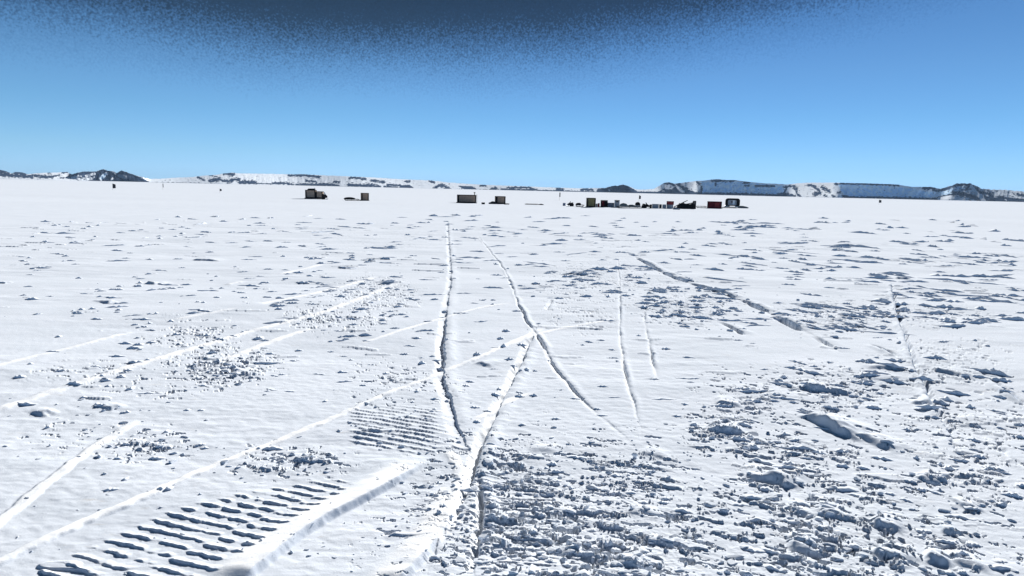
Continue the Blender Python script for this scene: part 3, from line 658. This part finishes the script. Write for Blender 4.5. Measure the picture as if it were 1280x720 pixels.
def load(name, label, cat, pxc, pyb, wpx, y0px, hpx, m, depth=1.0, lump=.14, seed=1, dy=.7, group=None, yaw=0):
    """soft covered bundle; y0px = how far above the snow it starts"""
    t, u = thing(name, label, cat, pxc, pyb, yaw, group)
    t.location.z += y0px * u
    MB().blob((0, dy, hpx * u * .31), (wpx * u / 2, depth / 2, hpx * u * .69), seed, lump).build('cover', M[m], t, smooth=True)
    for k in (-.4, .35):
        MB().box((wpx * u / 2 * k, dy, hpx * u * .30), (.06, depth * .98, hpx * u * .55), .02).build('lashing', M['rubber'], t)
    return t
sledge('long black sledge under dark load left of the small cube hut', 430.5, 449, 250.9, 3.0)
load('covered_cargo', 'long black covered load on the sledge beside the small cube hut', 'cargo', 437.5, 250.9, 14.5, 1.5, 3.2, 'dark', 1.3, .1, 5)
hut('storage_hut', 'small brown cube hut at the end of the black sledge', 452.0, 461.0, 241.0, 250.8, 2.1, 'brown_wall', skid=1.0, roof_h=.12, yaw=6)
sledge('short grey sledge joining black load and small cube hut', 446.5, 452.6, 250.9, 1.8, 1.0, m='wood')

# long hut with stove pipe, cube hut with drifts
t, u, W, Ht = hut('long_hut', 'long brown grey hut with a stove pipe at its right end', 571.8, 595.2, 243.6, 254.0, 3.2, 'brown_wall', skid=1.5, yaw=3, shade_left=2.0)
MB().bar((W / 2 - .45, .5, Ht - .05), (W / 2 - .45, .5, Ht + .55), .11, seg=14).bar((W / 2 - .45, .5, Ht + .52), (W / 2 - .45, .5, Ht + .80), .30, .16, seg=14).build('stove_pipe', M['wood'], t)
l = MB()
for sy in (.1, .55): l.box((W / 2 + .20, sy, Ht / 2 + .1), (.07, .07, Ht + .1), .01)
for k in range(8): l.bar((W / 2 + .20, .1, .3 + k * .28), (W / 2 + .20, .55, .3 + k * .28), .025)
l.build('ladder', M['wood'], t)
t, u = thing('supply_crate', 'single small dark crate on the snow between the two middle huts', 'crate', 604, 255.6)
MB().box((0, .35, .24), (.9, .6, .40), .03).build('crate_box', M['dark'], t); MB().box((0, .35, .47), (.96, .66, .06), .01).build('lid', M['tarp'], t)
t, u, W, Ht = hut('storage_hut', 'brown hut with painted shade strip at left and low sledge at right', 619.2, 631.8, 245.2, 255.0, 2.5, 'brown_wall', skid=1.6, yaw=4, shade_left=2.6)
load('covered_cargo', 'low dark heap standing in for the cast shadow left of the brown hut', 'cargo', 615.6, 255.0, 8.4, 0, 3.2, 'tarp', 1.2, .2, 9, .8)  # added heap, stands for the hut's cast shadow
sledge('small dark sledge poking out right of the brown hut with the shade strip', 629.5, 637.0, 255.8, 1.9, .9)
sledge('long thin olive sledge lying alone between hut groups', 655.8, 673.5, 255.7, 1.6, 1.0, m='wood')
load('covered_cargo', 'small dark bundle at the right end of the thin lone sledge', 'cargo', 676.5, 255.9, 6.0, 0, 1.4, 'tarp', .8, .2, 13, .4)

# main camp, left to right
def drum(label, pxc, pyb, wpx, hpx, m, dy=0.0, group='fuel drums standing in the camp'):
    t, u = thing('fuel_drum', label, 'drum', pxc, pyb, 0, group)
    MB().drum((0, dy, 0), wpx * u / 2, hpx * u).build('shell', M[m], t, smooth=False)
    MB().bar((wpx * u * .22, dy, hpx * u - .02), (wpx * u * .22, dy, hpx * u + .03), .05).build('bung', M['steel'], t)
    return t
drum('blue grey drum standing alone left of the main camp', 705.2, 256.8, 3.4, 3.6, 'blue')
snowmobile('dark vehicle parked left of the low dark sledge near olive hut', 713.0, 257.6, 8.4, 6.6, 172)
sledge('low dark sledge directly left of the olive hut', 719.0, 730.5, 258.4, 3.4)
load('covered_cargo', 'small dark bundle on the sledge left of the olive hut', 'cargo', 722.6, 258.4, 6.4, 1.8, 3.6, 'tarp', 1.0, .15, 17)
hut('storage_hut', 'tall olive hut with black frame, tallest box of the camp', 733.6, 744.4, 247.2, 259.0, 2.6, 'olive_wall', skid=1.4, yaw=5)
drum('pale drum standing against the right of the olive hut', 745.8, 258.9, 2.4, 4.6, 'pale')
drum('rusty red drum beside the small maroon hut', 748.3, 258.9, 2.4, 5.2, 'maroon')
t, u, W, Ht = hut('storage_hut', 'small maroon and black hut right of the olive hut', 750.6, 758.8, 250.0, 258.9, 2.0, 'maroon', skid=1.6, roof_h=.2, roof='wood', yaw=-4)
MB().box((W * .25, -.02, Ht * .55), (W * .36, .05, Ht * .62), .01).build('door', M['dark'], t)
def crate(label, x0, x1, yt, pyb, depth, m, group='crates stacked in the main camp', lid=None, yaw=0, lift=0.0):
    t, u = thing('cargo_crate', label, 'crate', (x0 + x1) / 2, pyb, yaw, group, lift)
    W, Ht = (x1 - x0) * u, (pyb - yt) * u
    b = MB().box((0, depth / 2, Ht / 2), (W - .06, depth - .06, Ht), .02)
    b.build('crate_box', M[m], t)
    for sx in (-1, 1): MB().box((sx * (W / 2 - .06), -.005, Ht / 2), (.10, .06, Ht - .02), .01).build('batten', M['wood'], t)
    MB().box((0, depth / 2, Ht + .035), (W, depth, .06), .01).build('lid', M[lid or m], t)
    return t
crate('wide pale crate with dark lid between maroon hut and small grey hut', 759.4, 767.6, 253.6, 259.0, 1.5, 'pale', lid='blue')
t, u, W, Ht = hut('storage_hut', 'small pale grey hut with dark top window standing amid crates', 767.9, 774.2, 250.0, 259.3, 1.8, 'pale', 'steel', skid=1.2, roof_h=.14, roof='wood')
MB().box((0, -.0, Ht * .80), (W * .52, .06, Ht * .17), .01).build('window', M['glass'], t)
sledge('longest black sledge in front of the small pale hut', 770.5, 803.0, 260.2, 2.6, 1.6)
load('covered_cargo', 'grey teal tarpaulin heap on the longest black sledge', 'cargo', 779.5, 260.2, 11.5, 1.6, 4.4, 'teal', 1.4, .12, 21)
load('covered_cargo', 'flat grey bundle in the middle of the longest black sledge', 'cargo', 789.0, 260.3, 10.5, 1.6, 3.2, 'teal', 1.4, .1, 25)
crate('pale crate under the black dome on the longest black sledge', 794.0, 800.4, 257.2, 259.4, 1.2, 'pale', lift=.30)
load('covered_cargo', 'black domed bundle on the pale crate of the longest sledge', 'cargo', 797.1, 260.1, 6.6, 3.5, 4.2, 'dark', 1.2, .06, 29)
snowmobile('black vehicle between the black dome and the row of grey crates', 807.2, 260.3, 10.5, 7.4, 8)
drum('dark drum between the black vehicle and the grey crates', 813.2, 260.6, 2.9, 5.0, 'dark')
crate('grey crate at the left of the crate row', 815.0, 823.2, 255.4, 260.6, 1.4, 'pale')
drum('dark drum standing in a gap of the crate row', 825.4, 260.7, 3.2, 5.2, 'tarp')
crate('low grey crate just left of the red topped crate', 827.8, 832.6, 256.0, 260.8, 1.3, 'pale')
crate('pale crate carrying the small red crate', 833.2, 841.2, 256.3, 260.9, 1.5, 'pale')
ub = spot(837.4, 260.9)[2]
crate('small red crate on top of a pale crate', 832.9, 841.9, 256.9, 260.9, 1.5, 'red', lift=4.9 * ub, lid='dark')
# heap of timbers in front of the black cabin
BE = [((842.5, 259.0), (858.5, 250.4), .0, .10), ((846.0, 259.6), (854.5, 252.6), .5, .12), ((843.5, 260.6), (868.0, 258.4), -.2, .12), ((847.5, 257.6), (866.0, 253.2), .9, .11),
      ((850.0, 261.4), (869.0, 256.5), -.4, .12), ((853.0, 253.6), (866.5, 260.6), .3, .11), ((848.5, 254.6), (860.0, 258.6), .7, .10)]
lb = ['grey beam rising highest from the timber heap', 'short steep grey beam in the middle of the timber heap', 'long nearly level beam at the foot of the timber heap', 'beam leaning back towards the black cabin in the heap',
      'lowest front beam of the heap sloping to the black cabin', 'beam sloping down to the right across the timber heap', 'short beam sloping right under the steep beam of the heap']
for (A, B, dy, r), lab in zip(BE, lb):
    t, u = thing('timber_beam', lab, 'beam', (A[0] + B[0]) / 2, 261.0, 0, 'beams in the timber heap')
    cx = (A[0] + B[0]) / 2
    a = Vector(((A[0] - cx) * u, dy, max((261 - A[1]) * u, .1))); b_ = Vector(((B[0] - cx) * u, dy + .5, max((261 - B[1]) * u, .1)))
    MB().bar(a, b_, r * 1.3, r, 6).build('timber', M['wood'] if r < .115 else M['dark'], t)
    d_ = (b_ - a).normalized(); MB().bar(b_ - d_ * .14, b_ + d_ * .02, r * 1.12, r * 1.12, 8).build('end_cap', M['steel'], t)
load('covered_cargo', 'dark tarpaulin heap underneath the timber beams', 'cargo', 855.5, 261.3, 20, 0, 6.0, 'dark', 2.0, .2, 33, 1.2)
load('covered_cargo', 'small grey scrap heap in front of the timber beams', 'cargo', 845.0, 262.0, 9, 0, 2.6, 'pale', 1.0, .25, 37, .3)
t, u = thing('tracked_tractor', 'black tractor cabin rising at the right end of the timber heap', 'tractor', 865.6, 261.4, 0)
MB().prism([(-3.6 * u, 1.4 * u), (-3.6 * u, 5.6 * u), (-2.2 * u, 6.4 * u), (-.6 * u, 7.2 * u), (-.2 * u, 9.2 * u), (.4 * u, 10.2 * u), (4.0 * u, 10.2 * u), (4.1 * u, 1.4 * u)], .3, 2.2, .05).build('cab', M['dark'], t)
MB().prism([(.6 * u, 6.6 * u), (.9 * u, 9.4 * u), (3.5 * u, 9.4 * u), (3.5 * u, 6.6 * u)], .25, .34).build('window', M['glass'], t)
for sy in (.15, 2.05):
    MB().prism([(-4.0 * u, .9 * u), (-3.4 * u, 0), (3.6 * u, 0), (4.2 * u, .9 * u), (3.6 * u, 1.9 * u), (-3.4 * u, 1.9 * u)], sy, sy + .4, .03).build('track', M['rubber'], t)
sledge('low grey sledge between black tractor and maroon container', 870.0, 883.4, 259.8, 3.0, 1.0, m='wood')
t, u, W, Ht = hut('container', 'long maroon container with black edges right of the timber heap', 884.2, 901.6, 251.6, 260.4, 2.4, 'maroon', skid=.6, roof_h=.16, cat='container')
for k, (a, m_) in enumerate([(-.22, 'maroon'), (.16, 'red')]):
    MB().box((a * W, .0, Ht * .52), (.30 * W, .06, Ht * .56), .02).build('door', M[m_], t)
# rounded hut with white panel
t, u = thing('rounded_hut', 'black round-cornered hut with a white front panel', 'hut', 915.0, 258.4, -4)
Wd, Hd = 16.8 * u, 10.6 * u
def rr_prof(W, z0, z1, r, n=6):
    out = []
    for cx, cz, a0 in ((W / 2 - r, z1 - r, 0), (-W / 2 + r, z1 - r, 90), (-W / 2 + r * .4, z0 + r * .4, 180), (W / 2 - r * .4, z0 + r * .4, 270)):
        rad = r if cz > (z0 + z1) / 2 else r * .4
        for k in range(n + 1): out.append((cx + rad * math.cos(R(a0 + 90 * k / n)), cz + rad * math.sin(R(a0 + 90 * k / n))))
    return out
MB().prism(rr_prof(Wd, .35, Hd, 3.0 * u), 0, 3.4).build('shell', M['dark'], t)
pn = MB().prism(rr_prof(Wd * .60, 1.1 * u + .3, Hd - 2.2 * u, 1.4 * u), -.05, .05).build('front_panel', M['pale'], t)
MB().box((.10 * Wd, -.06, Hd * .52), (.15 * Wd, .06, Hd * .5), .02).build('door', M['white'], pn)
MB().prism(rr_prof(Wd * .16, Hd * .5, Hd * .68, .3 * u), -.08, -.02).build('window', M['glass'], pn)
for sx in (-1, 1): MB().prism([(sx * Wd * .38 - .9, .38), (sx * Wd * .38 - .7, .02), (sx * Wd * .38 + .7, .02), (sx * Wd * .38 + .9, .38)], .3, 3.1).build('skid', M['steel'], t)
sledge('flat sledge at the front of the black rounded hut', 901.8, 921.5, 260.2, 1.5, .9, m='wood')
load('covered_cargo', 'low dark bundle trailing right of the black rounded hut', 'cargo', 929.0, 260.4, 13, 0, 2.8, 'teal', .9, .2, 41, .4)

# route flags on poles
FL = [(142.6, 237.5, 229.4, 235.2, 4.0, 'large dark flag on a pole below the leftmost rocky hill'), (275.8, 241.0, 235.8, 238.6, 2.6, 'small dark flag on a pole left of the twin huts'),
      (204.0, 237.0, 229.6, 234.4, .9, 'thin furled flag pole right of the leftmost rocky hill'), (699.6, 250.5, 240.8, 246.2, 1.4, 'narrow furled flag on a pole left of the main camp'),
      (799.4, 254.2, 244.2, 248.8, 2.6, 'grey flag on a pole standing behind the black dome'), (1099.6, 256.0, 249.8, 253.4, 3.2, 'lone dark flag on a pole far right of the camp')]
for (pxf, pyb, y0, y1, wpx, lab) in FL:
    t, u = thing('marker_flag', lab, 'flag', pxf, pyb, 0, 'marker flags around the camp')
    zt, zb = (pyb - y0) * u, (pyb - y1) * u; w = wpx * u
    MB().bar((-w * .35, 0, -.2), (-w * .35, 0, zt + .1), .035, .025, 8).build('pole', M['bamboo'], t)
    fb = bmesh.new(); nx, nz_ = 8, 6; vs = []
    for th in (-.012, .012):
        for i in range(nx + 1):
            for j in range(nz_ + 1):
                a, c = i / nx, j / nz_
                rad = (1 - .25 * a * a) if wpx > 2 else 1
                vs.append(fb.verts.new((-w * .35 + a * w * .85, .12 * math.sin(a * 5 + c) * a + th, zb + (zt - zb) * (.5 + (c - .5) * rad) - .10 * a * w)))
    n1 = (nx + 1) * (nz_ + 1)
    for L_ in (0, n1):
        for i in range(nx):
            for j in range(nz_):
                q = [L_ + i * (nz_ + 1) + j, L_ + (i + 1) * (nz_ + 1) + j, L_ + (i + 1) * (nz_ + 1) + j + 1, L_ + i * (nz_ + 1) + j + 1]
                fb.faces.new([vs[k] for k in q])
    me = bpy.data.meshes.new('flag_cloth'); fb.to_mesh(me); fb.free(); me.materials.append(M['flag'])
    o = bpy.data.objects.new('flag_cloth', me); COL.objects.link(o); o.parent = t

# ------------------------------------------------------------------ daylight
SUN_AZ, SUN_EL = R(20), R(22)          # ahead and to the right of the view
sd_ = Vector((math.sin(SUN_AZ) * math.cos(SUN_EL), math.cos(SUN_AZ) * math.cos(SUN_EL), math.sin(SUN_EL)))
sl_ = bpy.data.lights.new('sun', 'SUN'); sl_.energy = 5.0; sl_.angle = R(.5); sl_.color = (1, .98, .95)
so = bpy.data.objects.new('sun', sl_); COL.objects.link(so); so.rotation_euler = sd_.to_track_quat('Z', 'Y').to_euler(); so.location = (0, 0, 60)

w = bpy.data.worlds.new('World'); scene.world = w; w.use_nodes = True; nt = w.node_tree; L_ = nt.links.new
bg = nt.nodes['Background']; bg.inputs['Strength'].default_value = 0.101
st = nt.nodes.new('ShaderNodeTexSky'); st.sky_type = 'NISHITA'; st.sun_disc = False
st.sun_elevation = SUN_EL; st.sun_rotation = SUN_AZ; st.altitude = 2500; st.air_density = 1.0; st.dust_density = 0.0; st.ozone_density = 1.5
tc = nt.nodes.new('ShaderNodeTexCoord')
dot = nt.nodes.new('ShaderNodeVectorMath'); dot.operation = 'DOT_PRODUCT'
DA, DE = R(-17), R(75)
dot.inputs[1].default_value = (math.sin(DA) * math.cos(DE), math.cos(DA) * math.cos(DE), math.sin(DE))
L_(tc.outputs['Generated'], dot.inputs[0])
ns = nt.nodes.new('ShaderNodeTexNoise'); ns.inputs['Scale'].default_value = 380; ns.inputs['Detail'].default_value = 2
L_(tc.outputs['Generated'], ns.inputs['Vector'])
ns2 = nt.nodes.new('ShaderNodeTexNoise'); ns2.inputs['Scale'].default_value = 5; ns2.inputs['Detail'].default_value = 3
L_(tc.outputs['Generated'], ns2.inputs['Vector'])
def madd(a, k, c):
    n = nt.nodes.new('ShaderNodeMath'); n.operation = 'MULTIPLY_ADD'; L_(a, n.inputs[0]); n.inputs[1].default_value = k
    if isinstance(c, float): n.inputs[2].default_value = c
    else: L_(c, n.inputs[2])
    return n.outputs[0]
def ramp_(fac, stops):
    rp = nt.nodes.new('ShaderNodeValToRGB'); cr = rp.color_ramp
    cr.elements[0].position, cr.elements[0].color = stops[0][0], stops[0][1] + (1,)
    cr.elements[1].position, cr.elements[1].color = stops[-1][0], stops[-1][1] + (1,)
    for p_, c_ in stops[1:-1]: e = cr.elements.new(p_); e.color = c_ + (1,)
    L_(fac, rp.inputs['Fac']); return rp.outputs['Color']
def mul_(a, c):
    mx = nt.nodes.new('ShaderNodeMix'); mx.data_type = 'RGBA'; mx.blend_type = 'MULTIPLY'; mx.inputs[0].default_value = 1
    L_(a, mx.inputs[6]); L_(c, mx.inputs[7]); return mx.outputs[2]
# sky tint: dark blue high up, pale only low down, and evened out from the sun's side to the other
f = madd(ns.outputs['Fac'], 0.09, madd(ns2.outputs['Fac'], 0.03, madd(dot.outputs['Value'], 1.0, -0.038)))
dome = ramp_(f, [(.395, (1, 1, 1)), (.43, (.82, .84, .86)), (.458, (.50, .50, .52)), (.482, (.27, .245, .235)), (.56, (.22, .17, .14)), (.66, (.13, .08, .055))])  # last stops dim and grey the unseen zenith to deepen the snow shadows
sep = nt.nodes.new('ShaderNodeSeparateXYZ'); L_(tc.outputs['Generated'], sep.inputs[0])
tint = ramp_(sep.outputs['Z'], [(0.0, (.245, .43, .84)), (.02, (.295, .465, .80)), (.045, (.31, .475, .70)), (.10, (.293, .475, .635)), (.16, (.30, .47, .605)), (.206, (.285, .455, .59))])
ds_ = nt.nodes.new('ShaderNodeVectorMath'); ds_.operation = 'DOT_PRODUCT'; ds_.inputs[1].default_value = (math.sin(SUN_AZ), math.cos(SUN_AZ), 0); L_(tc.outputs['Generated'], ds_.inputs[0])
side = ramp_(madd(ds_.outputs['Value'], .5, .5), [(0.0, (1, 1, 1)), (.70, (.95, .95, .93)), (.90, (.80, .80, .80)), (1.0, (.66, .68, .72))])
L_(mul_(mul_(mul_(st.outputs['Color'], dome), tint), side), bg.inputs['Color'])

hb = MB().box((0, 0, 74.0), (26000, 26000, 162.0), 0)
hm = bpy.data.materials.new('cold_clear_air'); hm.use_nodes = True; hn = hm.node_tree
for n_ in list(hn.nodes):
    if n_.type == 'BSDF_PRINCIPLED': hn.nodes.remove(n_)
pv = hn.nodes.new('ShaderNodeVolumePrincipled'); pv.inputs['Color'].default_value = (.50, .72, 1, 1); pv.inputs['Density'].default_value = 1.7e-5; pv.inputs['Anisotropy'].default_value = 0.0
hn.links.new(pv.outputs['Volume'], [n_ for n_ in hn.nodes if n_.type == 'OUTPUT_MATERIAL'][0].inputs['Volume'])
ho = hb.build('haze', hm); ho['kind'] = 'stuff'; ho['label'] = 'thin cold air that pales the far hills'; ho['category'] = 'haze'

scene.view_settings.view_transform = 'Standard'; scene.view_settings.look = 'None'; scene.view_settings.gamma = 1
scene.view_settings.exposure = 0.875
scene.render.engine = 'CYCLES'
scene.cycles.max_bounces = 6; scene.cycles.diffuse_bounces = 3
